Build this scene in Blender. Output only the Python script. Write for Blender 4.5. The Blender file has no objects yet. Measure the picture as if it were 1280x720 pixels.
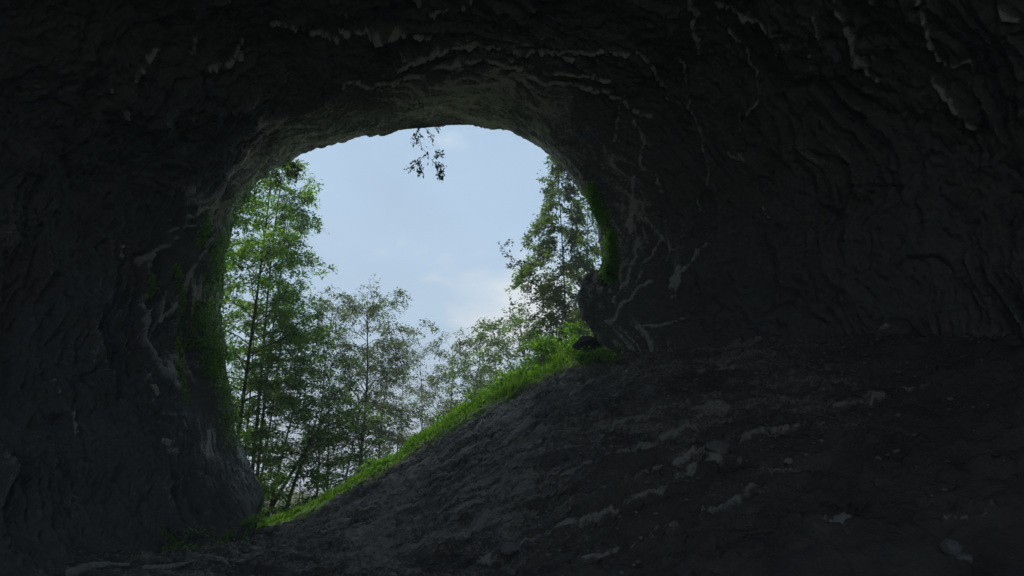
import bpy, math, random
import numpy as np
R = math.radians
PI = math.pi
sc = bpy.context.scene
COL = sc.collection
rng = np.random.default_rng(11)

# ------------------------------------------------------------------ camera
PITCH = R(18.0); FPX = 914.0
cp, sp = math.cos(PITCH), math.sin(PITCH)
cam = bpy.data.cameras.new("camera"); cam_o = bpy.data.objects.new("camera", cam); COL.objects.link(cam_o)
cam_o.location = (0, 0, 0); cam_o.rotation_euler = (R(90) + PITCH, 0, 0)
cam.sensor_width = 36; cam.lens = 18 * FPX / 640; cam.clip_start = .05; cam.clip_end = 3000
sc.camera = cam_o

def at(px, py, Y):
    """point of the place seen in that direction, Y metres ahead"""
    dx = (px - 640) / FPX; dy = (360 - py) / FPX
    yy = cp - dy * sp
    return np.array((dx / yy * Y, Y, (sp + dy * cp) / yy * Y))

# ------------------------------------------------------------------ noise
_p = np.random.default_rng(5).permutation(256); _p = np.concatenate((_p, _p, _p))
_g = np.random.default_rng(6).normal(size=(256, 3)); _g /= np.linalg.norm(_g, axis=1)[:, None]
def perlin(x, y, z):
    x, y, z = np.broadcast_arrays(np.asarray(x, float), np.asarray(y, float), np.asarray(z, float))
    xi = np.floor(x).astype(int); yi = np.floor(y).astype(int); zi = np.floor(z).astype(int)
    xf = x - xi; yf = y - yi; zf = z - zi
    xi &= 255; yi &= 255; zi &= 255
    f = lambda t: t * t * t * (t * (t * 6 - 15) + 10)
    u, v, w = f(xf), f(yf), f(zf)
    out = 0
    for a in (0, 1):
        for b in (0, 1):
            for c in (0, 1):
                g = _g[_p[_p[_p[xi + a] + yi + b] + zi + c]]
                d = g[..., 0] * (xf - a) + g[..., 1] * (yf - b) + g[..., 2] * (zf - c)
                out = out + d * (u if a else 1 - u) * (v if b else 1 - v) * (w if c else 1 - w)
    return out * 1.5
def fbm(x, y, z, n=4, g=.5):
    s = 0; a = 1
    for k in range(n):
        s = s + a * perlin(x * 2**k + 17.3 * k, y * 2**k + 5.1 * k, z * 2**k + 9.7 * k); a *= g
    return s
def facets(x, y, z, seed=0, tilt=1.0):
    """broken rock: every cell of a jittered lattice is one tilted flat face"""
    sh = x.shape; x, y, z = x.ravel(), y.ravel(), z.ravel()
    rg = np.random.default_rng(300 + seed); T = rg.random((256, 3)); G = rg.normal(size=(256, 3)) * tilt; Hh = rg.uniform(-.5, .5, 256)
    xi, yi, zi = (np.floor(v).astype(int) for v in (x, y, z))
    best = np.full(x.shape, 1e9); val = np.zeros(x.shape)
    for a in (-1, 0, 1):
        for b in (-1, 0, 1):
            for c in (-1, 0, 1):
                h = _p[_p[_p[(xi + a) & 255] + ((yi + b) & 255)] + ((zi + c) & 255)]
                dx = x - (xi + a + T[h, 0]); dy = y - (yi + b + T[h, 1]); dz = z - (zi + c + T[h, 2])
                d = dx * dx + dy * dy + dz * dz
                m = d < best
                best = np.where(m, d, best); val = np.where(m, Hh[h] + (G[h, 0] * dx + G[h, 1] * dy + G[h, 2] * dz) * .6, val)
    return val.reshape(sh)
def sstep(a, b, x):
    t = np.clip((x - a) / (b - a), 0, 1); return t * t * (3 - 2 * t)

# ------------------------------------------------------------------ helpers
def mesh_np(name, V, F, mat, smooth=False, parent=None, attrs=None):
    """V (n,3), F (m,k) all of one size -> one mesh object"""
    V = np.asarray(V, np.float32); F = np.asarray(F, np.int32)
    me = bpy.data.meshes.new(name)
    m, k = F.shape
    me.vertices.add(len(V)); me.vertices.foreach_set("co", V.ravel())
    me.loops.add(m * k); me.loops.foreach_set("vertex_index", F.ravel())
    me.polygons.add(m); me.polygons.foreach_set("loop_start", np.arange(0, m * k, k, dtype=np.int32))
    me.polygons.foreach_set("loop_total", np.full(m, k, np.int32))
    if smooth: me.polygons.foreach_set("use_smooth", np.ones(m, bool))
    for nm, val in (attrs or {}).items():
        a = me.attributes.new(nm, 'FLOAT', 'POINT'); a.data.foreach_set("value", np.asarray(val, np.float32))
    me.update(calc_edges=True); me.validate()
    me.materials.append(mat)
    o = bpy.data.objects.new(name, me); COL.objects.link(o)
    if parent is not None: o.parent = parent
    return o
def tag(o, label=None, cat=None, group=None, kind=None):
    if label: o["label"] = label
    if cat: o["category"] = cat
    if group: o["group"] = group
    if kind: o["kind"] = kind
    return o
def thing(name, loc, label, cat, group=None):
    o = bpy.data.objects.new(name, None); COL.objects.link(o); o.location = tuple(loc)
    o.empty_display_size = .3
    return tag(o, label, cat, group)
class Bag:
    def __init__(s): s.V = []; s.F = []; s.n = 0
    def add(s, V, F):
        s.V.append(V); s.F.append(F + s.n); s.n += len(V)
    def build(s, name, mat, parent=None, smooth=False):
        return mesh_np(name, np.concatenate(s.V), np.concatenate(s.F), mat, smooth, parent)
def tube(P, rad, k=6):
    P = np.asarray(P, float); rad = np.asarray(rad, float); n = len(P)
    T = np.gradient(P, axis=0); T /= np.linalg.norm(T, axis=1)[:, None] + 1e-9
    ref = np.where(np.abs(T[:, 2:3]) < .85, np.array([[0, 0, 1.]]), np.array([[1., 0, 0]]))
    A = np.cross(T, ref); A /= np.linalg.norm(A, axis=1)[:, None] + 1e-9
    B = np.cross(T, A)
    ph = np.arange(k) / k * 2 * PI
    V = P[:, None] + rad[:, None, None] * (np.cos(ph)[None, :, None] * A[:, None] + np.sin(ph)[None, :, None] * B[:, None])
    i = np.arange(n - 1)[:, None] * k; j = np.arange(k)[None]; j2 = (j + 1) % k
    F = np.stack((i + j, i + j2, i + k + j2, i + k + j), -1).reshape(-1, 4)
    return V.reshape(-1, 3), F
def leaves(P, D, size, rg, wid=.42, droop=.25, jitter=.6):
    """diamond leaves at P pointing along D"""
    n = len(P)
    D = D + rg.normal(0, jitter, (n, 3)); D[:, 2] -= droop
    D /= np.linalg.norm(D, axis=1)[:, None] + 1e-9
    N = rg.normal(0, .6, (n, 3)) + np.array((0, 0, 1.))
    S = np.cross(D, N); S /= np.linalg.norm(S, axis=1)[:, None] + 1e-9
    U = np.cross(S, D)
    L = (size * rg.uniform(.6, 1.35, n))[:, None]
    a = P; b = P + D * L * .45 + S * L * wid * .5 + U * L * .06
    c = P + D * L - U * L * .08; d = P + D * L * .45 - S * L * wid * .5 + U * L * .06
    V = np.stack((a, b, c, d), 1).reshape(-1, 3)
    F = np.arange(4 * n).reshape(n, 4)
    return V, F

# ------------------------------------------------------------------ materials
def newmat(name):
    m = bpy.data.materials.new(name); m.use_nodes = True
    nt = m.node_tree; nt.nodes.clear()
    out = nt.nodes.new("ShaderNodeOutputMaterial")
    return m, nt, out
def N(nt, t, **kw):
    n = nt.nodes.new(t)
    for k, v in kw.items(): setattr(n, k, v)
    return n
def ramp(nt, fac, stops):
    r = N(nt, "ShaderNodeValToRGB"); e = r.color_ramp.elements
    while len(e) < len(stops): e.new(.5)
    for x, (p, c) in zip(e, stops): x.position = p; x.color = (*c, 1)
    nt.links.new(fac, r.inputs[0]); return r.outputs[0]
def noise(nt, vec, scale, detail=6, rough=.6, dist=0):
    n = N(nt, "ShaderNodeTexNoise"); n.inputs["Scale"].default_value = scale
    n.inputs["Detail"].default_value = detail; n.inputs["Roughness"].default_value = rough
    n.inputs["Distortion"].default_value = dist
    nt.links.new(vec, n.inputs["Vector"]); return n.outputs["Fac"]
def mix(nt, fac, a, b, mode='MIX'):
    n = N(nt, "ShaderNodeMix", data_type='RGBA', blend_type=mode)
    for s, v in ((n.inputs[0], fac), (n.inputs[6], a), (n.inputs[7], b)):
        if isinstance(v, (int, float)): s.default_value = v
        elif isinstance(v, tuple): s.default_value = (*v, 1)
        else: nt.links.new(v, s)
    return n.outputs[2]
def math_(nt, op, a, b=0.0, clamp=False):
    n = N(nt, "ShaderNodeMath", operation=op, use_clamp=clamp)
    for s, v in ((n.inputs[0], a), (n.inputs[1], b)):
        if isinstance(v, (int, float)): s.default_value = v
        else: nt.links.new(v, s)
    return n.outputs[0]

def rock_material(name, stops, moss=True, bump=.6, rough=.85, scale=1.0, lit_streaks=None):
    m, nt, out = newmat(name)
    tc = N(nt, "ShaderNodeTexCoord").outputs["Object"]
    c = ramp(nt, noise(nt, tc, .55 * scale, 8, .62, .6), stops)
    fine = noise(nt, tc, 7 * scale, 8, .7)
    c = mix(nt, .75, c, ramp(nt, fine, [(.25, (.68, .68, .68)), (.75, (1.28, 1.27, 1.25))]), 'MULTIPLY')
    # light caught by the ridges, painted into the colour as pale streaks
    if lit_streaks:
        ca = N(nt, "ShaderNodeAttribute", attribute_name="lit_streaks").outputs["Fac"]
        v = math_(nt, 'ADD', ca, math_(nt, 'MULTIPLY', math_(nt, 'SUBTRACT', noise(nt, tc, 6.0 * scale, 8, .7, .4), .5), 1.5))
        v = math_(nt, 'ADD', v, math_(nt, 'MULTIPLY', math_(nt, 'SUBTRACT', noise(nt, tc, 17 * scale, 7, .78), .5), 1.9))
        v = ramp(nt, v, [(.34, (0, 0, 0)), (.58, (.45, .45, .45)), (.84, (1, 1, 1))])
        c = mix(nt, v, c, mix(nt, fine, lit_streaks[0], lit_streaks[1]))
    else:
        vein = ramp(nt, noise(nt, tc, 1.7 * scale, 9, .72, 1.2), [(.60, (0, 0, 0)), (.70, (1, 1, 1))])
        c = mix(nt, math_(nt, 'MULTIPLY', vein, .55), c, (.36, .35, .32))
    if moss:
        at_ = N(nt, "ShaderNodeAttribute", attribute_name="moss").outputs["Fac"]
        k = math_(nt, 'ADD', noise(nt, tc, 2.6, 7, .7), math_(nt, 'SUBTRACT', math_(nt, 'MULTIPLY', at_, .5), .42))
        k = ramp(nt, k, [(.46, (0, 0, 0)), (.54, (1, 1, 1))])
        c = mix(nt, k, c, ramp(nt, fine, [(.3, (.035, .075, .015)), (.7, (.10, .19, .035))]))
    p = N(nt, "ShaderNodeBsdfPrincipled"); p.inputs["Roughness"].default_value = rough
    p.inputs["Specular IOR Level"].default_value = .35
    nt.links.new(c, p.inputs["Base Color"])
    b = N(nt, "ShaderNodeBump"); b.inputs["Strength"].default_value = bump; b.inputs["Distance"].default_value = .12
    h = math_(nt, 'ADD', noise(nt, tc, 3.2 * scale, 10, .68, .5), math_(nt, 'MULTIPLY', noise(nt, tc, 14 * scale, 6, .7), .35))
    nt.links.new(h, b.inputs["Height"]); nt.links.new(b.outputs[0], p.inputs["Normal"])
    nt.links.new(p.outputs[0], out.inputs[0])
    return m
M_rock = rock_material("cave_limestone", [(.30, (.125, .118, .108)), (.48, (.158, .148, .134)), (.60, (.150, .148, .146)), (.75, (.185, .175, .158))], bump=.9, lit_streaks=((.52, .475, .44), (.72, .685, .66)))
M_scree = rock_material("scree_earth", [(.30, (.062, .055, .047)), (.5, (.10, .09, .077)), (.72, (.14, .127, .108))], bump=1.0, rough=.95, lit_streaks=((.28, .25, .215), (.52, .475, .42)))
M_boulder = rock_material("boulder_stone", [(.3, (.14, .14, .14)), (.6, (.22, .21, .20)), (.8, (.30, .29, .27))], moss=False, scale=1.6)
M_dark = rock_material("dark_hollow_shade", [(.3, (.05, .05, .052)), (.6, (.09, .088, .086)), (.8, (.14, .135, .125))], moss=False, scale=1.6)
M_gravel = rock_material("gravel_stone", [(.3, (.20, .19, .18)), (.6, (.28, .27, .25)), (.8, (.36, .35, .33))], moss=False, scale=1.6)
M_pale = rock_material("pale_stone", [(.3, (.28, .27, .25)), (.6, (.40, .39, .37)), (.8, (.48, .47, .45))], moss=False, scale=3)
M_forest = rock_material("forest_soil", [(.3, (.05, .06, .025)), (.5, (.07, .09, .03)), (.72, (.10, .10, .05))], moss=False, bump=.7, rough=.95)

def leaf_material(name, dark, mid, light, trans=.45, clump=.55):
    m, nt, out = newmat(name)
    tc = N(nt, "ShaderNodeTexCoord").outputs["Object"]
    rnd = N(nt, "ShaderNodeNewGeometry").outputs["Random Per Island"]
    c1 = ramp(nt, rnd, [(0, dark), (.55, mid), (1, light)])
    c = mix(nt, .8, c1, ramp(nt, noise(nt, tc, clump, 3, .6), [(.35, (.55, .6, .55)), (.65, (1.3, 1.25, 1.15))]), 'MULTIPLY')
    d = N(nt, "ShaderNodeBsdfPrincipled"); d.inputs["Roughness"].default_value = .5
    d.inputs["Specular IOR Level"].default_value = .3
    nt.links.new(c, d.inputs["Base Color"])
    t = N(nt, "ShaderNodeBsdfTranslucent"); nt.links.new(mix(nt, 1, c, (1.8, 1.9, .8), 'MULTIPLY'), t.inputs[0])
    s = N(nt, "ShaderNodeMixShader"); s.inputs[0].default_value = trans
    nt.links.new(d.outputs[0], s.inputs[1]); nt.links.new(t.outputs[0], s.inputs[2])
    nt.links.new(s.outputs[0], out.inputs[0])
    return m
L_left = leaf_material("leaf_fresh_green", (.060, .125, .022), (.095, .185, .034), (.135, .235, .048), .62)
L_mid = leaf_material("leaf_mid_green", (.040, .080, .026), (.064, .122, .036), (.095, .16, .05), .55)
L_far = leaf_material("leaf_grey_green", (.045, .072, .040), (.068, .102, .055), (.09, .13, .07), .5)
L_right = leaf_material("leaf_feathery_green", (.040, .074, .026), (.062, .108, .038), (.09, .145, .05), .55)
L_bright = leaf_material("leaf_lip_green", (.065, .150, .018), (.105, .225, .026), (.155, .29, .038), .5, 2.0)
L_grass = leaf_material("grass_blade_green", (.060, .135, .018), (.105, .215, .026), (.17, .29, .045), .5, 2.2)
L_ivy = leaf_material("ivy_leaf_green", (.15, .27, .07), (.22, .36, .10), (.28, .43, .14), .5, 1.2)
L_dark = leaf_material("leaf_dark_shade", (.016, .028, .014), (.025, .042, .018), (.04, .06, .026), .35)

def bark_material(name, a, b):
    m, nt, out = newmat(name)
    tc = N(nt, "ShaderNodeTexCoord").outputs["Object"]
    mp = N(nt, "ShaderNodeMapping"); mp.inputs["Scale"].default_value = (6, 6, 1.2); nt.links.new(tc, mp.inputs[0])
    f = noise(nt, mp.outputs[0], 3, 8, .7)
    p = N(nt, "ShaderNodeBsdfPrincipled"); p.inputs["Roughness"].default_value = .9
    nt.links.new(ramp(nt, f, [(.3, a), (.7, b)]), p.inputs["Base Color"])
    bm_ = N(nt, "ShaderNodeBump"); bm_.inputs["Strength"].default_value = .7; bm_.inputs["Distance"].default_value = .04
    nt.links.new(f, bm_.inputs["Height"]); nt.links.new(bm_.outputs[0], p.inputs["Normal"])
    nt.links.new(p.outputs[0], out.inputs[0]); return m
M_bark = bark_material("dark_bark", (.025, .022, .018), (.07, .06, .05))
M_wood = bark_material("weathered_wood", (.16, .155, .14), (.38, .37, .34))

# ------------------------------------------------------------------ long ledges of the rock: each a line of pixels read off the photograph, carried to the surface it lies on
def pix(P):
    d = P[..., 1] * cp + P[..., 2] * sp
    d = np.maximum(d, .5)
    return 640 + FPX * P[..., 0] / d, 360 - FPX * (P[..., 2] * cp - P[..., 1] * sp) / d
def ledges(P, lines):
    x, y = pix(P)
    sh = P.shape[:-1]
    wx = 7 * fbm(P[..., 0] * 1.1, P[..., 1] * 1.1, P[..., 2] * 1.1, 3); wy = 7 * fbm(P[..., 0] * 1.1 + 50, P[..., 1] * 1.1, P[..., 2] * 1.1, 3)
    x = x + wx; y = y + wy
    out = np.zeros(sh)
    grit = .60 + 1.1 * np.clip(fbm(P[..., 0] * 2.3 + 8, P[..., 1] * 2.3, P[..., 2] * 2.3, 4, .65) + .12, -.4, .8)
    for w, L in lines:
        w = w * .42
        bx = [p[0] for p in L]; by = [p[1] for p in L]
        sel = (x > min(bx) - 5 * w) & (x < max(bx) + 5 * w) & (y > min(by) - 5 * w) & (y < max(by) + 5 * w)
        xs_, ys_ = x[sel], y[sel]; best = np.full(xs_.shape, 1e9)
        for (x0, y0), (x1, y1) in zip(L[:-1], L[1:]):
            dx, dy = x1 - x0, y1 - y0; t = np.clip(((xs_ - x0) * dx + (ys_ - y0) * dy) / (dx * dx + dy * dy), 0, 1)
            best = np.minimum(best, np.hypot(xs_ - x0 - t * dx, ys_ - y0 - t * dy))
        out[sel] = np.maximum(out[sel], np.exp(-(best / w) ** 2))
    return np.clip(out * grit, 0, 1.2)
WALL_LINES = [(6, [(862, -10), (868, 40), (876, 78)]), (4, [(848, 88), (862, 130), (872, 165), (886, 225)]), (4, [(872, 232), (878, 262)]),
    (4, [(795, 55), (812, 85), (832, 128)]), (5, [(888, 0), (912, 10), (940, 24), (990, 36)]), (4, [(895, 30), (930, 62), (950, 115), (935, 150)]), (4, [(920, 150), (928, 200), (915, 190)]),
    (8, [(1040, -10), (1060, 30), (1068, 65), (1100, 105)]), (4, [(1018, 10), (1032, 50)]), (7, [(1153, -5), (1160, 30), (1172, 65), (1186, 80), (1212, 80)]), (5, [(1165, 100), (1195, 125), (1222, 160)]),
    (5, [(1012, 65), (1025, 95)]), (10, [(1250, -5), (1280, 10)]), (5, [(888, 308), (868, 335), (850, 350), (838, 378)]), (7, [(850, 340), (836, 372)]), (4, [(826, 300), (805, 335), (795, 355)]), (4, [(955, 262), (966, 276)]),
    (4, [(795, 220), (793, 255), (788, 290)]), (4, [(780, 120), (770, 150), (766, 178)]), (5, [(760, 118), (785, 130), (800, 145), (814, 150)]), (4, [(790, 150), (805, 175), (806, 205)]), (4, [(805, 205), (828, 235)]),
    (6, [(500, 78), (570, 62), (640, 62), (700, 60), (750, 55), (790, 62)]), (5, [(560, 85), (600, 78), (650, 85)]), (6, [(430, 105), (520, 92), (580, 78)]), (5, [(690, 65), (715, 66)]), (5, [(700, 85), (740, 92), (765, 98)]),
    (7, [(600, 110), (660, 96), (700, 105), (760, 112)]), (6, [(340, 30), (370, 25), (390, 45), (420, 50)]), (5, [(420, 40), (480, 45), (540, 50)]), (5, [(300, 60), (280, 80)]), (4, [(255, 78), (300, 70)]), (4, [(235, 60), (245, 45)]),
    (4, [(540, 25), (570, 22), (590, 5)]), (4, [(500, 8), (525, 14)]), (4, [(430, 15), (450, 28)]), (4, [(110, 108), (125, 95)]), (4, [(135, 135), (142, 125)]), (4, [(152, 85), (170, 75)]), (4, [(178, 68), (200, 60)]),
    (7, [(270, 215), (300, 205), (330, 195)]), (7, [(230, 270), (260, 262), (290, 255)]), (5, [(205, 290), (235, 282)]), (6, [(180, 330), (200, 310), (220, 300)]), (5, [(180, 400), (185, 385), (195, 360)]), (4, [(150, 420), (160, 440)]), (5, [(205, 400), (225, 370), (245, 330), (262, 300)]),
    (5, [(155, 310), (158, 325)]), (5, [(190, 560), (215, 570)]), (5, [(85, 520), (92, 545)]), (4, [(60, 478), (68, 495)]), (5, [(180, 470), (195, 490)]),
    (4, [(760, 400), (790, 375), (815, 350)]), (4, [(770, 380), (790, 330), (800, 300)]), (4, [(800, 415), (850, 400)]), (5, [(1095, 438), (1105, 415), (1115, 410)])]
FLOOR_LINES = [(7, [(600, 704), (650, 688), (700, 660), (780, 628), (850, 605)]), (7, [(850, 600), (890, 575), (925, 578)]), (6, [(928, 552), (965, 540), (998, 527)]), (6, [(700, 598), (760, 570), (850, 545), (880, 520)]),
    (6, [(745, 555), (800, 525), (860, 505)]), (4, [(1038, 512), (1090, 498), (1170, 480)]), (5, [(780, 600), (830, 580), (880, 560)]), (5, [(560, 640), (600, 622), (640, 615)]), (4, [(880, 500), (905, 495)]),
    (5, [(800, 430), (880, 420), (960, 425)]), (5, [(870, 470), (920, 455)]), (4, [(1020, 655), (1060, 648)]), (4, [(1180, 645), (1250, 640)]), (6, [(730, 705), (800, 680), (850, 660)]), (4, [(950, 590), (1000, 582)]), (5, [(1230, 395), (1280, 380)]), (6, [(820, 660), (880, 640), (940, 610)])]

# ------------------------------------------------------------------ the ground
YC = 31.9
_cpx = [(120, 716), (200, 709), (260, 694), (318, 668), (352, 646), (400, 625), (440, 600), (500, 564), (540, 536), (600, 500), (650, 474), (690, 454), (730, 436), (770, 423)]
_cw = np.array([at(x, y + 4, YC) for x, y in _cpx])
_cx = np.concatenate(([-60, -24], _cw[:, 0], [18, 60])); _cz = np.concatenate(([-1.9, -1.9], _cw[:, 2], [_cw[-1, 2] + 3.0, _cw[-1, 2] + 3]))
def crest(x): return np.interp(x, _cx, _cz)
def H(x, Y, fine=True):
    x = np.asarray(x, float); Y = np.asarray(Y, float)
    zc = crest(x) + .07 * perlin(x * .5, 3.3, 1.7)
    zin = zc - .50 * np.maximum(YC - Y, 0) - .012 * np.maximum(YC - Y, 0) ** 2 * 0
    base = -1.75 + np.clip(.80 - .065 * np.maximum(-9 - x, 0), 0, 1) * sstep(17, 25, Y) * sstep(2, -6, x) + .05 * perlin(x * .2, Y * .2, 4)
    k = .8
    zin = base + k * np.logaddexp(0, (zin - base) / k) * 1.0
    zin = zin - k * np.log(2) * 0
    t = np.maximum(Y - YC - .3, 0)
    bankl = 5.5 * sstep(-14, -24, x) * sstep(30, 42, Y)
    zout = -2.2 + (zc + 2.2) * np.exp(-t / 7.0) + bankl + .9 * perlin(x * .08, Y * .08, 8.1) * sstep(0, 12, t)
    zout = zout + 3.0 * sstep(60, 300, Y)
    z = np.where(Y < YC + .3, zin, zout)
    if fine:
        inn = sstep(YC + .4, YC - 2.4, Y)
        wx = x + .8 * perlin(x * .3, Y * .3, 2.2); 
        wy = Y + .15 * x + .55 * fbm(x * .22, Y * .22, 7.7, 3)
        r1 = 1 - np.abs(perlin(wx * .16, wy * .85, 0.5)) * 2
        r2 = 1 - np.abs(perlin(wx * .33, wy * 1.9, 4.5)) * 2
        z = z + inn * (.30 * r1 * np.clip(fbm(x * .2, Y * .3, 1.1, 2) + .5, 0, 1.3) + .13 * r2 + .10 * fbm(x * 1.3, Y * 1.3, 3.3, 4, .6) + .05 * fbm(x * 5, Y * 5, 3.3, 2))
        z = z + (1 - inn) * .12 * fbm(x * .9, Y * .9, 6.6, 3)
    return z
def floor_at(px, Y):
    p = at(px, 690, Y); p[2] = float(H(p[0], Y)) - .03; return p
def ground_hit(px, py):
    Y = np.linspace(6, 45, 4000); d = at(px, py, 1.0)
    k = np.argmax(d[2] * Y - H(d[0] * Y, Y) < 0)
    return d * Y[k]
def grid(xs, ys):
    X, Yg = np.meshgrid(xs, ys); nx, ny = len(xs), len(ys)
    i = np.arange(ny - 1)[:, None] * nx; j = np.arange(nx - 1)[None]
    F = np.stack((i + j, i + j + 1, i + nx + j + 1, i + nx + j), -1).reshape(-1, 4)
    return X, Yg, F
xs = np.linspace(-24, 24, 760)
ys = np.concatenate((np.linspace(-14, 14, 60), np.linspace(14.1, 33.4, 470)))
X, Yg, F = grid(xs, ys)
Z = H(X, Yg)
moss = np.clip(sstep(YC - 2.8, YC - 1.1, Yg), 0, 1) * 1.7
PF = np.stack((X, Yg, Z), -1); led = ledges(PF, FLOOR_LINES)
inn = sstep(YC + .4, YC - .8, Yg)
Z = Z + .07 * led + inn * (.17 * facets(X * .9, (Yg + .15 * X) * 1.9, Z * 0 + .5, 5) + .075 * facets(X * 2.6, Yg * 4.2, Z * 0 + .5, 6) + .03 * facets(X * 7, Yg * 9, Z * 0 + .5, 7))
wyf = Yg + .15 * X + .6 * fbm(X * .22, Yg * .22, 7.7, 3)
q1 = np.clip(1 - 2 * np.abs(perlin(X * .22, wyf * 1.3, .9)), 0, 1); q2 = np.clip(1 - 2 * np.abs(perlin(X * .5, wyf * 2.9, 2.9)), 0, 1)
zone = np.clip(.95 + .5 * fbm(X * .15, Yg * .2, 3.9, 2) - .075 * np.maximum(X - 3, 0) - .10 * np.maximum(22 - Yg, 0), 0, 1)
lit_streaks_f = np.clip(.75 * led + zone * (.42 * q1 ** 2 + .36 * q2 ** 2 + .32), 0, 1)  # dusty pale ridges plus painted light, fading away from the lip
tag(mesh_np("cave_floor", np.stack((X, Yg, Z), -1).reshape(-1, 3), F, M_scree, True, attrs={"moss": moss.ravel(), "lit_streaks": lit_streaks_f.ravel()}), kind="structure")
tt = np.linspace(-1, 1, 241)
xs = np.sign(tt) * (24 * np.abs(tt) + 376 * np.abs(tt) ** 4)
ys = np.concatenate((np.linspace(33.4, 60, 100), 60 + np.linspace(.02, 1, 50) ** 2 * 640))
X, Yg, F = grid(xs, ys)
Z = H(X, Yg)
tag(mesh_np("forest_floor", np.stack((X, Yg, Z), -1).reshape(-1, 3), F, M_forest, True), kind="structure")

X, Yg, F = grid(np.linspace(-400, 400, 60), np.linspace(-500, -14, 40))
tag(mesh_np("ground", np.stack((X, Yg, -1.8 + .8 * perlin(X * .05, Yg * .05, 2.5) * sstep(-14, -50, Yg)), -1).reshape(-1, 3), F, M_forest, True), kind="structure")

# ------------------------------------------------------------------ cave rock: one shell from the cliff outside through the mouth to the added rear opening
YM = 30.0
_mpx = [(283, 712), (296, 680), (312, 655), (326, 630), (320, 608), (303, 575), (288, 535), (284, 490), (276, 440), (272, 385), (277, 335), (284, 285), (300, 248), (322, 218), (348, 200), (400, 178), (470, 163), (535, 153), (600, 152), (640, 159),
        (678, 180), (702, 201), (725, 228), (742, 258), (753, 292), (757, 328), (750, 344), (732, 352), (726, 372), (729, 394), (742, 410), (760, 440), (745, 520), (660, 620), (520, 705), (400, 735)]
_mw = np.array([at(x, y, YM) for x, y in _mpx])[:, [0, 2]]
cM = np.array((-3.6, 8.6))
ang = np.arctan2(_mw[:, 1] - cM[1], _mw[:, 0] - cM[0]); radM = np.hypot(*(_mw - cM).T)
o_ = np.argsort(ang); ang = ang[o_]; radM = radM[o_]
NT = 1700
th = np.arange(NT) / NT * 2 * PI - PI
rM = np.interp(th, np.concatenate((ang - 2 * PI, ang, ang + 2 * PI)), np.tile(radM, 3))
kern = np.exp(-.5 * (np.arange(-9, 10) / 3.0) ** 2); kern /= kern.sum()
rM = np.convolve(np.concatenate((rM[-9:], rM, rM[:9])), kern, 'valid')
ct, st = np.cos(th), np.sin(th)
Mx, Mz = cM[0] + rM * ct, cM[1] + rM * st
REAR_GAP = .93      # unseen rear opening, added to let fill light into the cave
# body: superellipse hall
cC = np.array((.2, 6.6)); a_, b_ = 18.2, 12.4
e = 2.3
rC = (np.abs(ct / a_) ** e + np.abs(st / b_) ** e) ** (-1 / e)
Cx, Cz = cC[0] + rC * ct, cC[1] + rC * st
# neck length varies round the mouth: long under the arch, short at the sides
up = np.clip(st, 0, 1)
neck = .5 + 3.4 * np.exp(-((th - 1.25) / .66) ** 2) + .9 * np.exp(-((th - 2.2) / .4) ** 2)
rings = []
for q in np.linspace(1, 0, 14): rings.append(('cliff', q))
for q in np.linspace(0.02, 1, 46): rings.append(('neck', q))
for q in np.linspace(.003, 1, 400): rings.append(('body', q))
for q in np.linspace(.04, 1, 40): rings.append(('rear', q))
for q in np.linspace(.08, 1, 10): rings.append(('cap', q))
NR = len(rings)
PX = np.zeros((NR, NT)); PY = np.zeros((NR, NT)); PZ = np.zeros((NR, NT)); AMP = np.zeros((NR, NT)); NECK = np.zeros((NR, NT))
for i, (kd, q) in enumerate(rings):
    if kd == 'cliff':
        ex = 1 + q * .03 + (q ** 2.2) * 5.5
        PX[i] = cM[0] + rM * ct * ex; PZ[i] = cM[1] + rM * st * ex; PY[i] = YM + .5 * (1 - (1 - min(1, q * 5)) ** 2) - 3.0 * q ** .6 + .4; AMP[i] = .25 + q
    elif kd == 'neck':
        k = 1 - .075 * math.sin(q * PI / 2) * np.clip(neck / 3, 0, 1)
        PX[i] = cM[0] + rM * ct * k; PZ[i] = cM[1] + rM * st * k; PY[i] = YM + .4 - (neck + .4) * q; AMP[i] = .22; NECK[i] = 1
    elif kd == 'body':
        u = q; w = 1 - (1 - u) ** 2.4
        k = 1 - .075 * np.clip(neck / 3, 0, 1) * (1 - w)
        mx = cM[0] + rM * ct * k; mz = cM[1] + rM * st * k
        PX[i] = mx + (Cx - mx) * w; PZ[i] = mz + (Cz - mz) * w
        PY[i] = YM - neck - (YM - neck - 13.0) * (u * .75 + .25 * u * u); AMP[i] = .25 + .75 * min(1, u * 6); NECK[i] = max(0, 1 - u * 8)
    elif kd == 'rear':
        PX[i] = Cx; PZ[i] = Cz; PY[i] = 13.0 - 21 * q; AMP[i] = 1
    else:
        k = 1 - (1 - REAR_GAP) * q
        PX[i] = cC[0] + (Cx - cC[0]) * k; PZ[i] = cC[1] + (Cz - cC[1]) * k; PY[i] = -8 - 2 * math.sin(q * PI / 2); AMP[i] = 1
P = np.stack((PX, PY, PZ), -1)
dT = np.roll(P, -1, 1) - np.roll(P, 1, 1); dR = np.gradient(P, axis=0)
NN = np.cross(dT, dR); NN /= np.linalg.norm(NN, axis=-1)[..., None] + 1e-9
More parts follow.
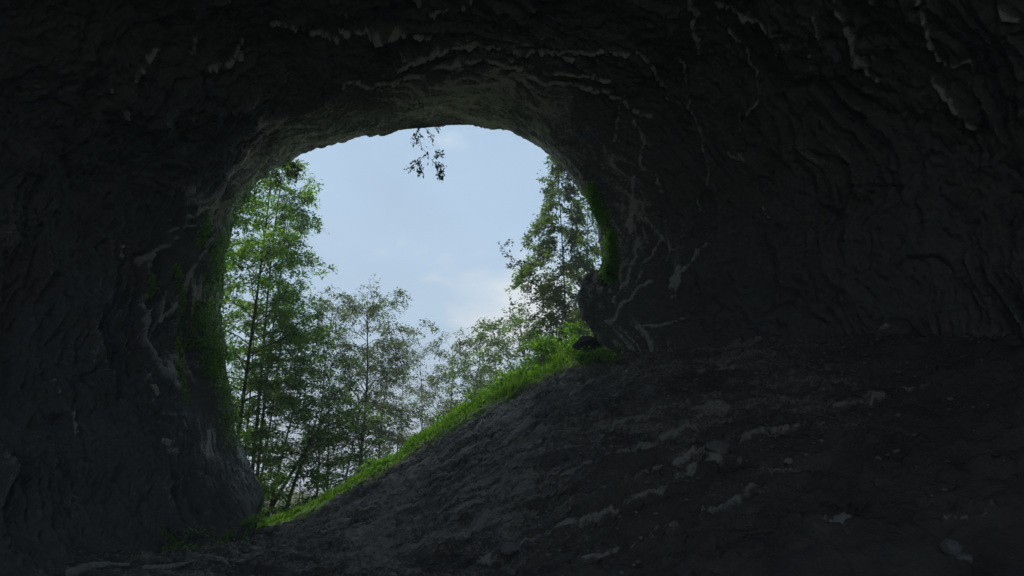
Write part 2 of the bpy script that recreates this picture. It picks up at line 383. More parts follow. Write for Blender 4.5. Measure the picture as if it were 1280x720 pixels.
# make normals point to the inside
inward = np.stack((cC[0] - PX, np.zeros_like(PX), cC[1] - PZ), -1)
if np.sum(np.sum(NN * inward, -1)[70:300]) < 0: NN = -NN
seg = np.linalg.norm(np.diff(P, axis=0), axis=-1)
S = np.concatenate((np.zeros((1, NT)), np.cumsum(seg, 0)))
S = S - S[14]
TH = np.broadcast_to(th, (NR, NT))
c1, s1 = np.cos(TH), np.sin(TH)
big = fbm(PX * .16, PY * .16, PZ * .16, 3)
warp = 1.1 * fbm(PX * .22 + 9, PY * .22, PZ * .22, 3)
ss = S + warp + .8 * np.sin(TH * 2 + 1)
def ridge(k, f, o): return 1 - 2 * np.abs(perlin(c1 * k + o, s1 * k + o, ss * f + o))
r1 = np.clip(ridge(1.5, .55, 3.1), 0, 1); r2 = np.clip(ridge(2.6, 1.2, 7.7), 0, 1); r3 = np.clip(ridge(5.0, 2.6, 1.3), 0, 1); r4 = np.clip(ridge(8.0, 5.0, 4.4), 0, 1)
mask = np.clip(fbm(PX * .3, PY * .3, PZ * .3 + 40, 3) + .45, 0, 1.2)
chunk = fbm(PX * .8, PY * .8, PZ * .8, 4, .55)
fine = fbm(PX * 3.1, PY * 3.1, PZ * 3.1, 3, .6)
FAC = .17 * facets(PX * .62, PY * .95 + warp * .5, PZ * .62, 1) + .13 * facets(PX * 1.5, PY * 2.6 + warp, PZ * 1.5, 2) + .07 * facets(PX * 3.6, PY * 6 + warp, PZ * 3.6, 3)
chunk2 = (1 - 2 * np.abs(perlin(PX * .9 + 5, PY * 1.5, PZ * .9))) * .6 + (1 - 2 * np.abs(perlin(PX * 2.1 + 5, PY * 3.1, PZ * 2.1))) * .3 + (1 - 2 * np.abs(perlin(PX * 4.3 + 5, PY * 6, PZ * 4.3))) * .16
disp = .8 * big + .60 * r1 ** 5 * mask + .36 * r2 ** 4 * mask + .17 * r3 ** 3 * mask + .07 * r4 ** 3 + .12 * chunk + .08 * chunk2 + .05 * fine + FAC
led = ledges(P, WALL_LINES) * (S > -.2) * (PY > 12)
disp += .26 * led
disp_neck = .12 * led + .10 * big + .10 * chunk + .05 * r3 + .05 * fine + .30 * FAC
D = disp * AMP * (1 - NECK) + disp_neck * NECK
P = P + NN * D[..., None]
# moss patch on the left jamb and specks of it on the right jamb
left = np.exp(-((np.abs(TH) - 2.95) / .42) ** 2) * (S > -1.0) * np.clip(1 - S / 5.0, 0, 1)
right = np.exp(-((TH - .18) / .28) ** 2) * (S > -1) * np.clip(1 - S / 1.6, 0, 1) * .9
moss = np.clip(left + right, 0, 1)
arch = NECK * np.clip(st + .25, 0, 1) ** .5  # light from outside on the arch underside, painted in as a paler band
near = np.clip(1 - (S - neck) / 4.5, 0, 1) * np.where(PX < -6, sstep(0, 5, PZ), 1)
lit_streaks = np.clip(1.35 * led + mask * (.75 * r1 ** 9 + .75 * r2 ** 8 + (.75 * r3 ** 6 + .5 * r4 ** 4)) * (.34 + .95 * near) + .40 * arch, 0, 1)  # mouth light painted into the colour: paler ridges near the opening, paler arch
i = np.arange(NR - 1)[:, None] * NT; j = np.arange(NT)[None]; j2 = (j + 1) % NT
F = np.stack((i + j, i + NT + j, i + NT + j2, i + j2), -1).reshape(-1, 4)
tag(mesh_np("cave_rock", P.reshape(-1, 3), F, M_rock, True, attrs={"moss": moss.ravel(), "lit_streaks": lit_streaks.ravel()}), kind="structure")
CAVE_P, CAVE_N, CAVE_S = P, NN, S
def wall_at(px, py):
    """the point of the rock shell seen in that direction, and its inward normal"""
    d = at(px, py, 1.0); d = d / np.linalg.norm(d)
    Q = CAVE_P[16:440].reshape(-1, 3); t = Q @ d
    off = np.linalg.norm(Q - t[:, None] * d, axis=1)
    cand = np.where(off < .16)[0]
    if len(cand) == 0: cand = np.array([np.argmin(off)])
    k = cand[np.argmin(t[cand])]
    return Q[k], CAVE_N[16:440].reshape(-1, 3)[k]

# ------------------------------------------------------------------ boulders and stones
def boulder_mesh(rx, ry, rz, seed, n=44):
    u = np.linspace(0, PI, n // 2 + 1); v = np.arange(n) / n * 2 * PI
    U, V_ = np.meshgrid(u, v, indexing='ij')
    d = np.stack((np.sin(U) * np.cos(V_), np.sin(U) * np.sin(V_), np.cos(U)), -1)
    q = d * 1.3 + seed * 7.1
    r = 1 + .32 * fbm(q[..., 0], q[..., 1], q[..., 2], 4, .5)
    # a few flat break faces
    rg = np.random.default_rng(seed)
    for _ in range(22):
        f = rg.normal(size=3); f /= np.linalg.norm(f); h = rg.uniform(.62, .92)
        c = d @ f; r = np.where(c * r > h, h / np.maximum(c, .2), r)
    V = (d * r[..., None] * np.array((rx, ry, rz))).reshape(-1, 3)
    m = n; i = np.arange(len(u) - 1)[:, None] * m; j = np.arange(m)[None]; j2 = (j + 1) % m
    F = np.stack((i + j, i + m + j, i + m + j2, i + j2), -1).reshape(-1, 4)
    return V, F
def boulder(px, py, Y, r, seed, mat, label, name="boulder", rest=True, z=None, group=None):
    p = at(px, py, Y) if not rest else ground_hit(px, py)
    if rest: p[2] = H(p[0], p[1]) + r[2] * .12
    V, F = boulder_mesh(*r, seed)
    o = mesh_np(name, V, F, mat, False); o.location = p; o.rotation_euler = (0, 0, seed * 1.3)
    return tag(o, label, "boulder" if name == "boulder" else "rock", group)
boulder(733, 432, 30.4, (.80, .6, .40), 17, M_dark, "dark hollow under the leaves at the top of the slope, modelled as a dark block", rest=False)  # dark block put where the shaded hollow under the leaves is
boulder(505, 655, 23.2, (.34, .3, .22), 4, M_boulder, "lone grey block in the middle of the lower scree slope")
boulder(640, 690, 21.0, (.42, .35, .2), 5, M_boulder, "flat grey slab at the foot of the long pale scree streak")
boulder(1060, 655, 19.0, (.35, .3, .18), 6, M_pale, "bluish pale rock on the dark floor near the bottom right")
boulder(1190, 688, 18.2, (.26, .22, .18), 13, M_boulder, "larger of two rocks in the bottom right corner")
boulder(1205, 700, 18.0, (.17, .15, .12), 14, M_boulder, "smaller of two rocks in the bottom right corner")
boulder(900, 560, 22.5, (.55, .3, .2), 15, M_boulder, "long low rock lying along the middle of the slope")
boulder(985, 577, 21.5, (.13, .11, .10), 16, M_pale, "small pale stone shining alone right of the long low rock", name="stone")
# small stones one can still tell as stones: copies of four shapes
protos = [boulder_mesh(1, .8, .6, s, 16) for s in (21, 22, 23, 24)]
pm = []
for V, F in protos:
    o = mesh_np("loose_stone", V, F, M_pale, False); pm.append(o.data); bpy.data.objects.remove(o)
rs = np.random.default_rng(77)
for k in range(64):
    x = rs.uniform(-7.5, 12); Y = rs.uniform(18.5, 31)
    o = bpy.data.objects.new("loose_stone", pm[k % 4]); COL.objects.link(o)
    s = rs.uniform(.05, .10) * (1.25 if k % 7 == 0 else 1)
    o.location = (x, Y, float(H(x, Y)) + s * .25); o.scale = (s, s, s); o.rotation_euler = tuple(rs.uniform(-.3, .3, 2)) + (rs.uniform(0, 6),)
    tag(o, "small pale loose stone lying on the dark scree slope", "stone", "loose stones scattered on the scree slope")
# gravel of the scree
bag = Bag(); rs = np.random.default_rng(78)
small = [boulder_mesh(1, .8, .55, s, 8) for s in range(31, 39)]
n = 17000
gx = rs.uniform(-11, 15, n); gy = YC - .2 - rs.exponential(4.2, n)
ok = (gy > 15) & (fbm(gx * .35, gy * .6, 5.5, 3) > -.25); gx, gy = gx[ok], gy[ok]; gz = H(gx, gy)
for x, y, z in zip(gx, gy, gz):
    V, F = small[rs.integers(8)]; s = .025 + .085 * rs.random() ** 4; a = rs.uniform(0, 6.3)
    c, q = math.cos(a) * s, math.sin(a) * s
    bag.add(np.stack((x + V[:, 0] * c - V[:, 1] * q, y + V[:, 0] * q + V[:, 1] * c, z + V[:, 2] * s + s * .2), -1), F)
tag(bag.build("gravel", M_gravel), kind="stuff")

# ------------------------------------------------------------------ trees
def grow(rg, H_, lean, f0, wid, nl, twigs, leaf, nper, droop=.2, rise=.35, profile='oval', r0=None, top=1.0, wob=.25, spread=(1, 1)):
    """trunk+limbs Bag and leaf (P, D) arrays round a base at the origin"""
    wood = Bag(); LP = []; LD = []
    r0 = r0 or .010 * H_ + .03
    k = 14; t = np.linspace(0, 1, k)
    ph = rg.uniform(0, 6.28, 2)
    T = np.stack((lean[0] * t + wob * np.sin(t * 4 + ph[0]) * t, lean[1] * t + wob * np.sin(t * 3.3 + ph[1]) * t, H_ * top * t), -1)
    wood.add(*tube(T, r0 * (1 - .86 * t) * (1 + .5 * np.exp(-t * 18)), 8))
    for i in range(nl):
        f = f0 + (1 - f0) * ((i + rg.uniform(.1, .9)) / nl)
        p0 = np.array([np.interp(f, t, T[:, q]) for q in range(3)])
        g = (f - f0) / (1 - f0)
        pr = {'oval': math.sin(PI * (.16 + .80 * g)) ** .75, 'cone': (1 - g) ** .8 + .10, 'feather': min(1, (1 - g) * 2.2) ** .9 * .9 + .12, 'vase': .35 + .65 * math.sin(PI * min(1, .2 + .62 * g)), 'column': min(1, .55 + 1.2 * g) * (1 - g ** 5) + .12}[profile]
        L = wid * pr * rg.uniform(.65, 1.2)
        az = i * 2.399 + rg.uniform(-.5, .5)
        d = np.array((math.cos(az) * spread[0], math.sin(az) * spread[1], 0))
        s = np.linspace(0, 1, 7)
        rs_ = rise * rg.uniform(.3, 1.9) + .45 * g
        B = p0 + L * (s[:, None] * d + np.array((0, 0, 1)) * (rs_ * s - droop * 2.2 * s ** 2)[:, None])
        B += rg.normal(0, .05 * L, B.shape) * s[:, None]
        rr = r0 * (1 - .8 * f) * .42
        wood.add(*tube(B, np.maximum(rr * (1 - .85 * s), .006), 5))
        for j in range(twigs):
            fs = .22 + .78 * (j + rg.random()) / twigs
            q0 = np.array([np.interp(fs, s, B[:, q]) for q in range(3)])
            l2 = max(.28, L * .42 * (1.15 - .6 * fs)) * rg.uniform(.6, 1.3)
            a2 = az + rg.choice((-1, 1)) * rg.uniform(.3, 1.25)
            d2 = np.array((math.cos(a2), math.sin(a2), rg.uniform(-.15, .35)))
            s2 = np.linspace(0, 1, 4)
            W = q0 + l2 * (s2[:, None] * d2 - np.array((0, 0, 1)) * (droop * 1.6 * s2 ** 2)[:, None])
            wood.add(*tube(W, np.maximum(rr * .4 * (1 - .8 * s2), .004), 3))
            m = max(3, int(nper * l2 * rg.uniform(.6, 1.3)))
            u = rg.uniform(.08, 1.05, m)
            LP.append(np.stack([np.interp(u, s2, W[:, q]) for q in range(3)], -1) + rg.normal(0, leaf * .55, (m, 3)))
            LD.append(np.tile(d2, (m, 1)))
    LP = np.concatenate(LP); LD = np.concatenate(LD)
    o3 = rg.uniform(0, 50, 3)
    keep = fbm(LP[:, 0] * .95 + o3[0], LP[:, 1] * .95 + o3[1], LP[:, 2] * 1.25 + o3[2], 2) > rg.normal(-.06, .12, len(LP))
    return wood, LP[keep], LD[keep]
NLEAF = [0]; DENS = 1.9
def tree(px, Y, top_py, label, cat="tree", name="broadleaf_tree", mat=L_mid, seed=1, wid=2.5, f0=.3, nl=26, twigs=8, leaf=.17, nper=16, lean=(0, 0), group=None, base_dz=0, part="crown", **kw):
    rg = np.random.default_rng(seed * 101 + 7); Y += 1.5 * max(0, (42 - Y) / 8)
    b = at(px, 600, Y); b[2] = float(H(b[0], Y)) - .1 + base_dz
    ztop = at(px, top_py, Y)[2]; h = max(.5, ztop - b[2])
    wood, LP, LD = grow(rg, h, lean, f0, wid * 1.3, int(nl * 1.2), twigs, leaf * 1.3, nper * DENS * 1.65, **kw)
    t = thing(name, b, label, cat, group)
    wood.build("trunk", M_bark, t, True)
    V, F = leaves(LP, LD, leaf, rg, wid=.5); NLEAF[0] += len(F)
    mesh_np(part, V, F, mat, False, t)
    return t
GL = "tall green trees crowding the left side of the mouth"
GF = "lacy grey green trees standing beyond the lip"
GR = "small trees in a row behind the grassy slope"
# left wall of green
tree(292, 34.0, 165, "dense bright green tree hugging the left rock edge", mat=L_left, seed=1, wid=2.5, f0=.10, nl=60, twigs=11, leaf=.17, nper=24, profile='column', r0=.13, group=GL)
tree(314, 37.0, 196, "tallest green tree of the left side, its top under the arch", mat=L_left, seed=2, wid=1.75, f0=.15, nl=56, twigs=10, leaf=.17, nper=22, profile='column', r0=.12, group=GL)
tree(322, 40.0, 262, "bushy mid green tree bulging towards the open sky on the left", mat=L_left, seed=3, wid=1.6, f0=.3, nl=46, twigs=10, leaf=.18, nper=16, profile='column', r0=.12, group=GL)
tree(300, 38.0, 380, "shorter green tree low against the dark left wall", mat=L_left, seed=4, wid=2.1, f0=.2, nl=28, twigs=8, leaf=.17, nper=13, r0=.10, group=GL)
# slim trunks
tree(316, 35.0, 395, "slim tree with thin bare trunk leaning right, left of a twin", mat=L_left, seed=5, wid=1.8, f0=.55, nl=22, twigs=7, lean=(1.0, 0), r0=.08, group="slim leaning trunks")
tree(335, 35.5, 405, "slim tree with thin bare trunk leaning right, right of a twin", mat=L_left, seed=6, wid=1.8, f0=.55, nl=20, twigs=7, lean=(1.2, 0), r0=.08, group="slim leaning trunks")
tree(318, 32.6, 500, "dark tree trunk slanting steeply to the right out of the left bank", mat=L_mid, seed=7, wid=1.6, f0=.6, nl=16, twigs=7, lean=(3.2, .6), r0=.13, wob=.1, base_dz=.4, group=None)
tree(354, 33.2, 520, "short thick dark trunk rising from shrubs at the lip's lower end", mat=L_mid, seed=8, wid=1.5, f0=.5, nl=16, twigs=7, lean=(1.0, .3), r0=.14)
# the middle
MID = dict(profile='vase', rise=.75, droop=.34, wob=.35)
tree(409, 41.0, 450, "thin tree with mid green crown left of the tallest middle tree", mat=L_left, seed=9, wid=1.6, f0=.45, nl=26, twigs=8, nper=15, r0=.08, group=GF, **MID)
tree(446, 42.0, 388, "straight dark trunk with broad lacy crown, tallest tree of the middle", mat=L_far, seed=10, wid=2.4, f0=.34, nl=54, twigs=10, leaf=.15, nper=21, r0=.15, group=GF, **MID)
tree(398, 48.0, 378, "pale lacy tree peeking out left of the tallest middle tree", mat=L_far, seed=11, wid=2.1, f0=.3, nl=44, twigs=9, leaf=.16, nper=17, r0=.10, group=GF, **MID)
tree(474, 52.0, 414, "lacy tree with drooping twigs right behind the tallest middle tree", mat=L_far, seed=12, wid=1.6, f0=.25, nl=44, twigs=9, leaf=.17, nper=15, r0=.10, group=GF, **MID)
tree(502, 58.0, 455, "faint far tree in the lowest gap of the sky, left of its twin trunk", mat=L_far, seed=13, wid=2.4, f0=.3, nl=32, twigs=8, leaf=.17, nper=12, r0=.09, group=GF, **MID)
tree(522, 56.0, 450, "faint far tree with thin straight trunk in the lowest gap of the sky", mat=L_far, seed=14, wid=2.4, f0=.25, nl=34, twigs=8, leaf=.17, nper=12, r0=.11, group=GF, **MID)
tree(492, 44.0, 512, "low dark green tree behind the lip between two bare trunks", mat=L_mid, seed=15, wid=1.4, f0=.25, nl=20, twigs=7, nper=15, r0=.07, group=GF)
tree(425, 38.0, 515, "low green tree with leaning stem at the foot of the middle group", mat=L_left, seed=16, wid=1.6, f0=.35, nl=20, twigs=7, nper=15, lean=(.5, 0), r0=.07, group=GF)
# row behind the slope
tree(556, 46.0, 430, "round grey green tree, leftmost of the row behind the slope", mat=L_far, seed=17, wid=1.8, f0=.2, nl=40, twigs=9, nper=17, r0=.09, group=GR, **MID)
tree(592, 42.0, 438, "green tree second from the left in the row behind the slope", mat=L_mid, seed=18, wid=1.7, f0=.2, nl=36, twigs=9, nper=19, r0=.09, group=GR, **MID)
tree(624, 45.0, 418, "wide tree with flat layered top in the middle of the row", mat=L_mid, seed=19, wid=2.0, f0=.2, nl=42, twigs=9, nper=18, r0=.09, group=GR, **MID)
tree(657, 40.0, 402, "mid green tree below the white cloud at the end of the row", mat=L_mid, seed=20, wid=1.7, f0=.15, nl=38, twigs=9, nper=20, r0=.09, group=GR, **MID)
tree(694, 38.0, 398, "fresh green bushy tree under the tall right tree", mat=L_left, seed=21, wid=1.7, f0=.1, nl=36, twigs=9, nper=22, r0=.09, group=GR)
# tall right trees
tree(709, 38.0, 196, "tall feathery tree with drooping sprays at the right edge of the mouth", mat=L_right, seed=22, wid=2.0, f0=.12, nl=84, twigs=10, leaf=.19, nper=38, droop=.5, rise=.2, profile='feather', r0=.09, top=1.0)
tree(742, 43.0, 235, "second feathery tree mostly hidden by the right rock edge", mat=L_right, seed=23, wid=1.7, f0=.2, nl=54, twigs=9, leaf=.18, nper=14, droop=.45, rise=.2, profile='cone', r0=.09)

# ------------------------------------------------------------------ shrubs, ferns and plants
def shrub(px, Y, h, w, label, mat=L_left, seed=1, name="shrub", cat="shrub", dz=0, leaf=.15, nper=58, nl=22, group="shrubs behind the grassy lip", pos=None):
    rg = np.random.default_rng(seed * 57 + 3); Y += 2.0
    if pos is None:
        b = at(px, 600, Y); b[2] = float(H(b[0], Y)) - .05 + dz
    else: b = np.asarray(pos)
    wood, LP, LD = grow(rg, h, (0, 0), .05, w, nl, 6, leaf, nper, profile='oval', r0=.03, droop=.25, rise=.5)
    t = thing(name, b, label, cat, group)
    wood.build("stem", M_bark, t, True)
    V, F = leaves(LP, LD, leaf, rg, wid=.5); NLEAF[0] += len(F)
    mesh_np("foliage", V, F, mat, False, t)
    return t
shrub(345, 31.0, 2.6, 1.2, "rounded light green shrub beside the black rock at the lip's lower end", seed=1, mat=L_bright)
shrub(372, 32.0, 3.2, 1.5, "bright shrub under the slanting dark trunk", seed=2)
shrub(402, 32.5, 3.0, 1.5, "wide green shrub right of the short thick trunk", seed=3, mat=L_bright)
shrub(432, 33.0, 2.2, 1.0, "small yellowish shrub at the foot of the straight dark trunk", seed=4, mat=L_bright)
shrub(470, 31.5, 1.3, .9, "low tuft of leaves on the lip below the middle trees", seed=5, mat=L_bright)
shrub(300, 32.5, 3.2, 1.6, "tall green shrub in the shade of the left rock edge", seed=6)
shrub(325, 34.5, 2.4, 1.3, "high bushy shrub between the slim leaning trunks", seed=7)
shrub(372, 37.0, 2.4, 1.5, "big green shrub behind the slanting trunk", seed=8)
shrub(568, 31.0, .9, .8, "low leafy clump where the grass band begins to widen", seed=9, mat=L_bright)
shrub(612, 30.8, 1.0, .9, "leafy clump on the middle of the grassy slope edge", seed=10, mat=L_bright)
shrub(652, 30.6, 1.1, .9, "fresh green clump high on the grassy slope edge", seed=11, mat=L_bright)
shrub(688, 30.2, 1.3, .9, "thick bright clump just left of the dark hollow", seed=12, mat=L_bright)
shrub(712, 30.6, 2.2, .8, "upright light shrub beside the dark rock bulge on the right rim", seed=13, mat=L_bright)
shrub(752, 28.6, .55, 1.0, "spreading bright plant at the top end of the grass band", seed=14, mat=L_ivy, leaf=.12, pos=floor_at(756, 29.0))
shrub(312, 30, .9, .35, "small upright plant at the foot of the black left rock", seed=15, mat=L_ivy, name="plant", cat="plant", group="plants on the cave floor", leaf=.10, nl=12, pos=floor_at(312, 27.9))
shrub(290, 30, .5, .5, "low leafy plant just inside the lip's lower end", seed=16, mat=L_ivy, name="plant", cat="plant", group="plants on the cave floor", leaf=.10, nl=12, pos=floor_at(290, 27.4))
shrub(258, 30, .3, .4, "tiny creeping plant between the lip and the fallen log", seed=17, mat=L_ivy, name="plant", cat="plant", group="plants on the cave floor", leaf=.09, nl=10, pos=floor_at(258, 26.8))
shrub(226, 30, .65, .9, "dark leafy plant growing behind the fallen log", seed=18, mat=L_ivy, name="plant", cat="plant", group="plants on the cave floor", leaf=.12, nl=18, pos=floor_at(226, 26.3))
# right jamb creepers
def creeper(pts, label, mat, seed, width=.25, leaf=.14, per=90, name="creeper", cat="creeper", group=None, off=.28, stem=.012, Y=None):
    rg = np.random.default_rng(seed + 900)
    W = []
    for a in pts:
        if Y: W.append(at(*a, Y)); continue
        p, n_ = wall_at(*a); W.append(p + n_ * off)
    W = np.array(W); base = W[0].copy()
    s = np.linspace(0, 1, len(W)); u = np.linspace(0, 1, 24)
    C = np.stack([np.interp(u, s, W[:, q]) for q in range(3)], -1) - base
    C[1:-1] += rg.normal(0, .05, C[1:-1].shape)
    t = thing(name, base, label, cat, group)
    V, F = tube(C, np.full(24, stem), 4); mesh_np("stem", V, F, M_bark, True, t)
    m = int(per * np.sum(np.linalg.norm(np.diff(C, axis=0), axis=1)))
    v = rg.random(m)
    LP = np.stack([np.interp(v, u, C[:, q]) for q in range(3)], -1) + rg.normal(0, width * .5, (m, 3)) * np.array((1, .7, 1))
    LD = rg.normal(0, 1, (m, 3)); LD[:, 2] -= .5
    V, F = leaves(LP, LD, leaf, rg, wid=.6); mesh_np("foliage", V, F, mat, False, t); NLEAF[0] += len(F)
    return t
creeper([(737, 232), (743, 255), (750, 280)], "bright green creeper at the top of the right rock edge", L_ivy, 1, .32, per=370, group="creepers on the right rock edge", off=.35)
creeper([(760, 290), (764, 312), (766, 340)], "yellow green creeper halfway down the right rock edge", L_ivy, 2, .30, per=320, group="creepers on the right rock edge", off=.35)
creeper([(764, 330), (760, 345)], "small green tuft just above the dark rock bulge of the right rim", L_ivy, 3, .30, per=360, group="creepers on the right rock edge", off=.35)
# vines on the left wall
GV = "vines hanging down the left rock wall"
creeper([(262, 268), (254, 292), (250, 305)], "short vine high on the left wall beside the green trees", L_ivy, 4, .14, per=120, group=GV)
creeper([(222, 330), (226, 365), (216, 405), (222, 440), (234, 500)], "longest vine trailing down the left rock wall", L_ivy, 5, .12, per=110, group=GV)
creeper([(192, 345), (189, 368)], "leftmost vine, a short green wisp on the dark left wall", L_ivy, 6, .10, per=100, group=GV)
creeper([(243, 370), (240, 410), (232, 438)], "middle vine between the longest vine and the green trees", L_ivy, 7, .14, per=100, group=GV)
creeper([(256, 385), (252, 420), (262, 460), (270, 470)], "thick vine nearest the left edge of the opening", L_ivy, 8, .32, per=180, group=GV)
GI = "leafy ivy mats on the left edge of the opening"
creeper([(318, 226), (298, 256), (286, 284)], "ivy mat at the upper left shoulder of the opening", L_ivy, 11, .55, .13, 260, group=GI, off=.40)
creeper([(282, 290), (275, 330), (270, 372)], "ivy mat along the upper half of the left rock edge", L_ivy, 12, .60, .13, 240, group=GI, off=.40)
creeper([(270, 380), (272, 420), (278, 462)], "ivy mat along the lower half of the left rock edge", L_ivy, 13, .65, .13, 230, group=GI, off=.40)
creeper([(279, 470), (286, 515), (297, 555)], "ivy mat low on the left rock edge above the black rock", L_ivy, 14, .50, .13, 200, group=GI, off=.40)
# twigs hanging from the arch
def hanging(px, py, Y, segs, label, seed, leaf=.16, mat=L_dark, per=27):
    rg = np.random.default_rng(seed + 400)
    base = at(px, py, Y); t = thing("hanging_branch", base, label, "branch", None)
    wood = Bag(); LP = []; LD = []
    for pts, dens in segs:
        W = np.array([at(x, y, Y + dy) for x, y, dy in pts]) - base
        s = np.linspace(0, 1, len(W)); u = np.linspace(0, 1, 12)
        C = np.stack([np.interp(u, s, W[:, q]) for q in range(3)], -1); C[1:] += rg.normal(0, .02, C[1:].shape)
        wood.add(*tube(C, np.linspace(.016, .006, 12), 4))
        m = int(dens * per); v = rg.uniform(.15, 1.02, m)
        LP.append(np.stack([np.interp(v, u, C[:, q]) for q in range(3)], -1) + rg.normal(0, .09, (m, 3)))
        d = C[-1] - C[0]; LD.append(np.tile(d / np.linalg.norm(d), (m, 1)))
    wood.build("stem", M_bark, t, True)
    V, F = leaves(np.concatenate(LP), np.concatenate(LD), leaf, rg, wid=.5); mesh_np("foliage", V, F, mat, False, t)
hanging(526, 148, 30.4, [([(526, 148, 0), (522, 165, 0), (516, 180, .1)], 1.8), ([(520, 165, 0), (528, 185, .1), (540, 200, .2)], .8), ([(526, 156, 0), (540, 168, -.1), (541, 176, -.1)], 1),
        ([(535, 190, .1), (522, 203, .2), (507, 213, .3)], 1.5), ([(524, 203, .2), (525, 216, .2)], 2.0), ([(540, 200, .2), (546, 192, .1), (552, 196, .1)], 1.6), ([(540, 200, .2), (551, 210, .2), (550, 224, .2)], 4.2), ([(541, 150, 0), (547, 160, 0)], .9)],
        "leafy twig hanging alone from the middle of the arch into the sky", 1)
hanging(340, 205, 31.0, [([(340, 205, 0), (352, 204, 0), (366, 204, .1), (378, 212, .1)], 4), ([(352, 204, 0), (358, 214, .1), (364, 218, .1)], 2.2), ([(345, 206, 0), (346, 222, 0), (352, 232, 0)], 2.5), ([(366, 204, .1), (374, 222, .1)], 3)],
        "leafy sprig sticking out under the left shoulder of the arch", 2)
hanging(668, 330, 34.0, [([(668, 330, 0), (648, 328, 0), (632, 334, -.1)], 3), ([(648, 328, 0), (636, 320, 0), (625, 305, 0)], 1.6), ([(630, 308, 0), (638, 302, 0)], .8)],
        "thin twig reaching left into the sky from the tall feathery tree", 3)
# fallen log and sloping pale branch, lower left
def log(pts, r, label, seed, name="fallen_log", cat="log"):
    W = np.array([ground_hit(p[0], p[1]) + np.array((0, 0, r * .7)) for p in pts]); base = W[0].copy()
    s = np.linspace(0, 1, len(W)); u = np.linspace(0, 1, 16)
    C = np.stack([np.interp(u, s, W[:, q]) for q in range(3)], -1) - base
    rg = np.random.default_rng(seed); C[:, 2] += rg.normal(0, .015, 16)
    rad = np.interp(u, [0, .08, .6, 1], [r * .5, r, r * .95, r * .45])
    V, F = tube(C, rad, 10)
    o = mesh_np(name, V, F, M_wood, True); o.location = base
    return tag(o, label, cat)
log([(176, 714, 26.8), (205, 713, 26.7), (246, 705, 26.5)], .09, "pale fallen log lying across the dark leafy plant at bottom left", 1)
log([(80, 722, 25.0), (115, 713, 25.0), (160, 711, 25.2)], .13, "pale grey fallen log cut by the bottom edge near the left corner", 2)

# ------------------------------------------------------------------ grass along the lip (uncountable)
rg = np.random.default_rng(31)
n = 60000
x = rg.uniform(-12.6, 5.3, n); y = YC + rg.normal(.35, .55, n) + .25 * perlin(x * .8, 1.5, 2.5)
wband = .55 + .45 * sstep(-5, 1, x)
y = YC - .22 + (y - YC - .2) * 1.15 * wband
keep = (fbm(x * 1.3, y * 1.5, 3.1, 3) > rg.normal(-.05, .22, n)); x, y = x[keep], y[keep]; n = len(x)
z = H(x, y)
P0 = np.stack((x, y, z), -1)
az = rg.uniform(0, 2 * PI, n); hgt = rg.uniform(.08, .34, n) * (.35 + 1.05 * wband[keep] ** 1.5) * (.55 + .9 * np.clip(.5 + fbm(x * 1.1, y * 1.1, 9.9, 2), 0, 1)); w = rg.uniform(.010, .022, n)
side = np.stack((np.cos(az), np.sin(az), 0 * az), -1); ln = np.stack((-np.sin(az), np.cos(az), 0 * az), -1) * (rg.uniform(.1, .8, n) * hgt)[:, None]
upv = np.array((0, 0, 1.))
a = P0 - side * w[:, None]; b = P0 + side * w[:, None]
c = P0 + ln * .35 + upv * (hgt * .65)[:, None] + side * (w * .8)[:, None]; d = P0 + ln * .35 + upv * (hgt * .65)[:, None] - side * (w * .8)[:, None]
e2 = P0 + ln + upv * hgt[:, None] + side * (w * .15)[:, None]; f2 = P0 + ln + upv * hgt[:, None] - side * (w * .15)[:, None]
V = np.stack((a, b, c, d, e2, f2), 1).reshape(-1, 3); k = np.arange(n)[:, None] * 6
F = np.concatenate((k + np.array([[0, 1, 2, 3]]), k + np.array([[3, 2, 4, 5]])))
tag(mesh_np("grass", V, F, L_grass), kind="stuff")
# broad leaved ground cover mixed into the grass and over the forest floor just beyond
n = 26000
x = rg.uniform(-13, 5, n); y = YC - .25 + rg.normal(0, .55, n) + .5 * rg.exponential(1.1, n); z = H(x, y) + rg.uniform(0, .9, n) * np.clip(fbm(x * .9, y * .9, 12.3, 2) + .25, 0, 1) * (.4 + sstep(-5, 1, x))
V, F = leaves(np.stack((x, y, z), -1), rg.normal(0, 1, (n, 3)) + np.array((0, 0, .4)), .13, rg, wid=.6)
tag(mesh_np("ground_cover", V, F, L_bright), kind="stuff")
print("leaves", NLEAF[0])

# ------------------------------------------------------------------ light
SUN_EL, SUN_AZ = R(71), R(-93)       # azimuth measured from +Y towards +X
world = bpy.data.worlds.new("World"); sc.world = world; world.use_nodes = True
nt = world.node_tree; nt.nodes.clear()
out = N(nt, "ShaderNodeOutputWorld"); bg = N(nt, "ShaderNodeBackground"); bg.inputs[1].default_value = .1
sky = N(nt, "ShaderNodeTexSky"); sky.sky_type = 'NISHITA'; sky.sun_disc = False
sky.sun_elevation = SUN_EL; sky.sun_rotation = SUN_AZ; sky.air_density = 1.0; sky.dust_density = 2.0; sky.ozone_density = 1.5
tc = N(nt, "ShaderNodeTexCoord").outputs["Generated"]
mp = N(nt, "ShaderNodeMapping"); mp.inputs["Scale"].default_value = (1, 1, 2.2); nt.links.new(tc, mp.inputs[0])
f1 = noise(nt, mp.outputs[0], 2.6, 5, .5, .4)
f2_ = noise(nt, mp.outputs[0], 6.0, 6, .55, .3)
veil = ramp(nt, f1, [(.35, (.66, .66, .66)), (.68, (.90, .90, .90))])
c = mix(nt, veil, sky.outputs[0], (4.15, 6.1, 8.15))
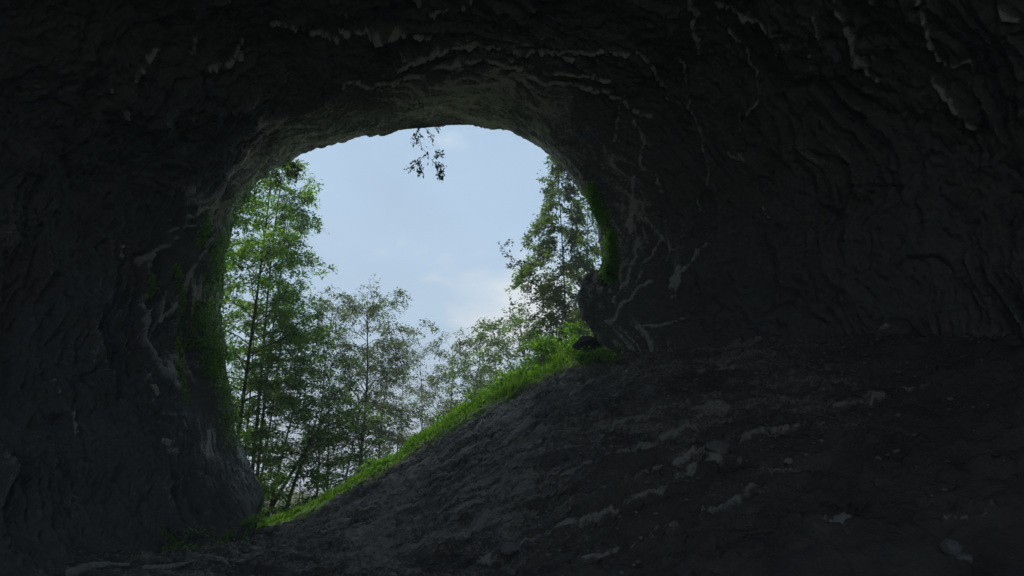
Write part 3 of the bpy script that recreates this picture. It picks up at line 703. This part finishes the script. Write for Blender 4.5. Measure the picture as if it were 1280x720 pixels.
nrm = N(nt, "ShaderNodeVectorMath", operation='DISTANCE'); nt.links.new(tc, nrm.inputs[0]); d0 = at(655, 392, 1.0); d0 = d0 / np.linalg.norm(d0); nrm.inputs[1].default_value = tuple(d0)
low = math_(nt, 'ADD', nrm.outputs["Value"], math_(nt, 'MULTIPLY', math_(nt, 'SUBTRACT', noise(nt, mp.outputs[0], 9, 5, .55), .5), .22))
low = ramp(nt, low, [(.02, (.9, .9, .9)), (.11, (0, 0, 0))])
c = mix(nt, low, c, (8.6, 8.8, 8.6))
puff = ramp(nt, f2_, [(.60, (0, 0, 0)), (.74, (.5, .5, .5))])
c = mix(nt, puff, c, (7.4, 7.9, 8.2))
nt.links.new(c, bg.inputs[0]); nt.links.new(bg.outputs[0], out.inputs[0])
sun = bpy.data.lights.new("sun", 'SUN'); sun.energy = 4.2; sun.angle = R(8); sun.color = (1, .95, .88)
so = bpy.data.objects.new("sun", sun); COL.objects.link(so)
dvec = np.array((math.sin(SUN_AZ) * math.cos(SUN_EL), math.cos(SUN_AZ) * math.cos(SUN_EL), math.sin(SUN_EL)))
import mathutils
so.rotation_euler = mathutils.Vector(-dvec).to_track_quat('-Z', 'Y').to_euler()
so.location = (0, 60, 60)

# ------------------------------------------------------------------ damp forest air
HAZE = .0036
m, nt, out = newmat("haze_air")
pv = N(nt, "ShaderNodeVolumePrincipled"); pv.inputs["Color"].default_value = (.97, .98, 1, 1); pv.inputs["Density"].default_value = HAZE; pv.inputs["Anisotropy"].default_value = .2
nt.links.new(pv.outputs[0], out.inputs["Volume"])
bx = np.array([(x, y, z) for x in (-420, 420) for y in (-520, 760) for z in (-12, 62)], float)
tag(mesh_np("haze", bx, np.array([(0, 1, 3, 2), (4, 6, 7, 5), (0, 4, 5, 1), (2, 3, 7, 6), (0, 2, 6, 4), (1, 5, 7, 3)]), m), kind="stuff")

# ------------------------------------------------------------------ render settings
sc.render.engine = 'CYCLES'
sc.cycles.use_denoising = True
sc.cycles.max_bounces = 10; sc.cycles.diffuse_bounces = 6; sc.cycles.sample_clamp_indirect = 3
sc.view_settings.view_transform = 'Standard'; sc.view_settings.look = 'None'
sc.view_settings.exposure = .35; sc.view_settings.gamma = 1; sc.view_settings.use_curve_mapping = False
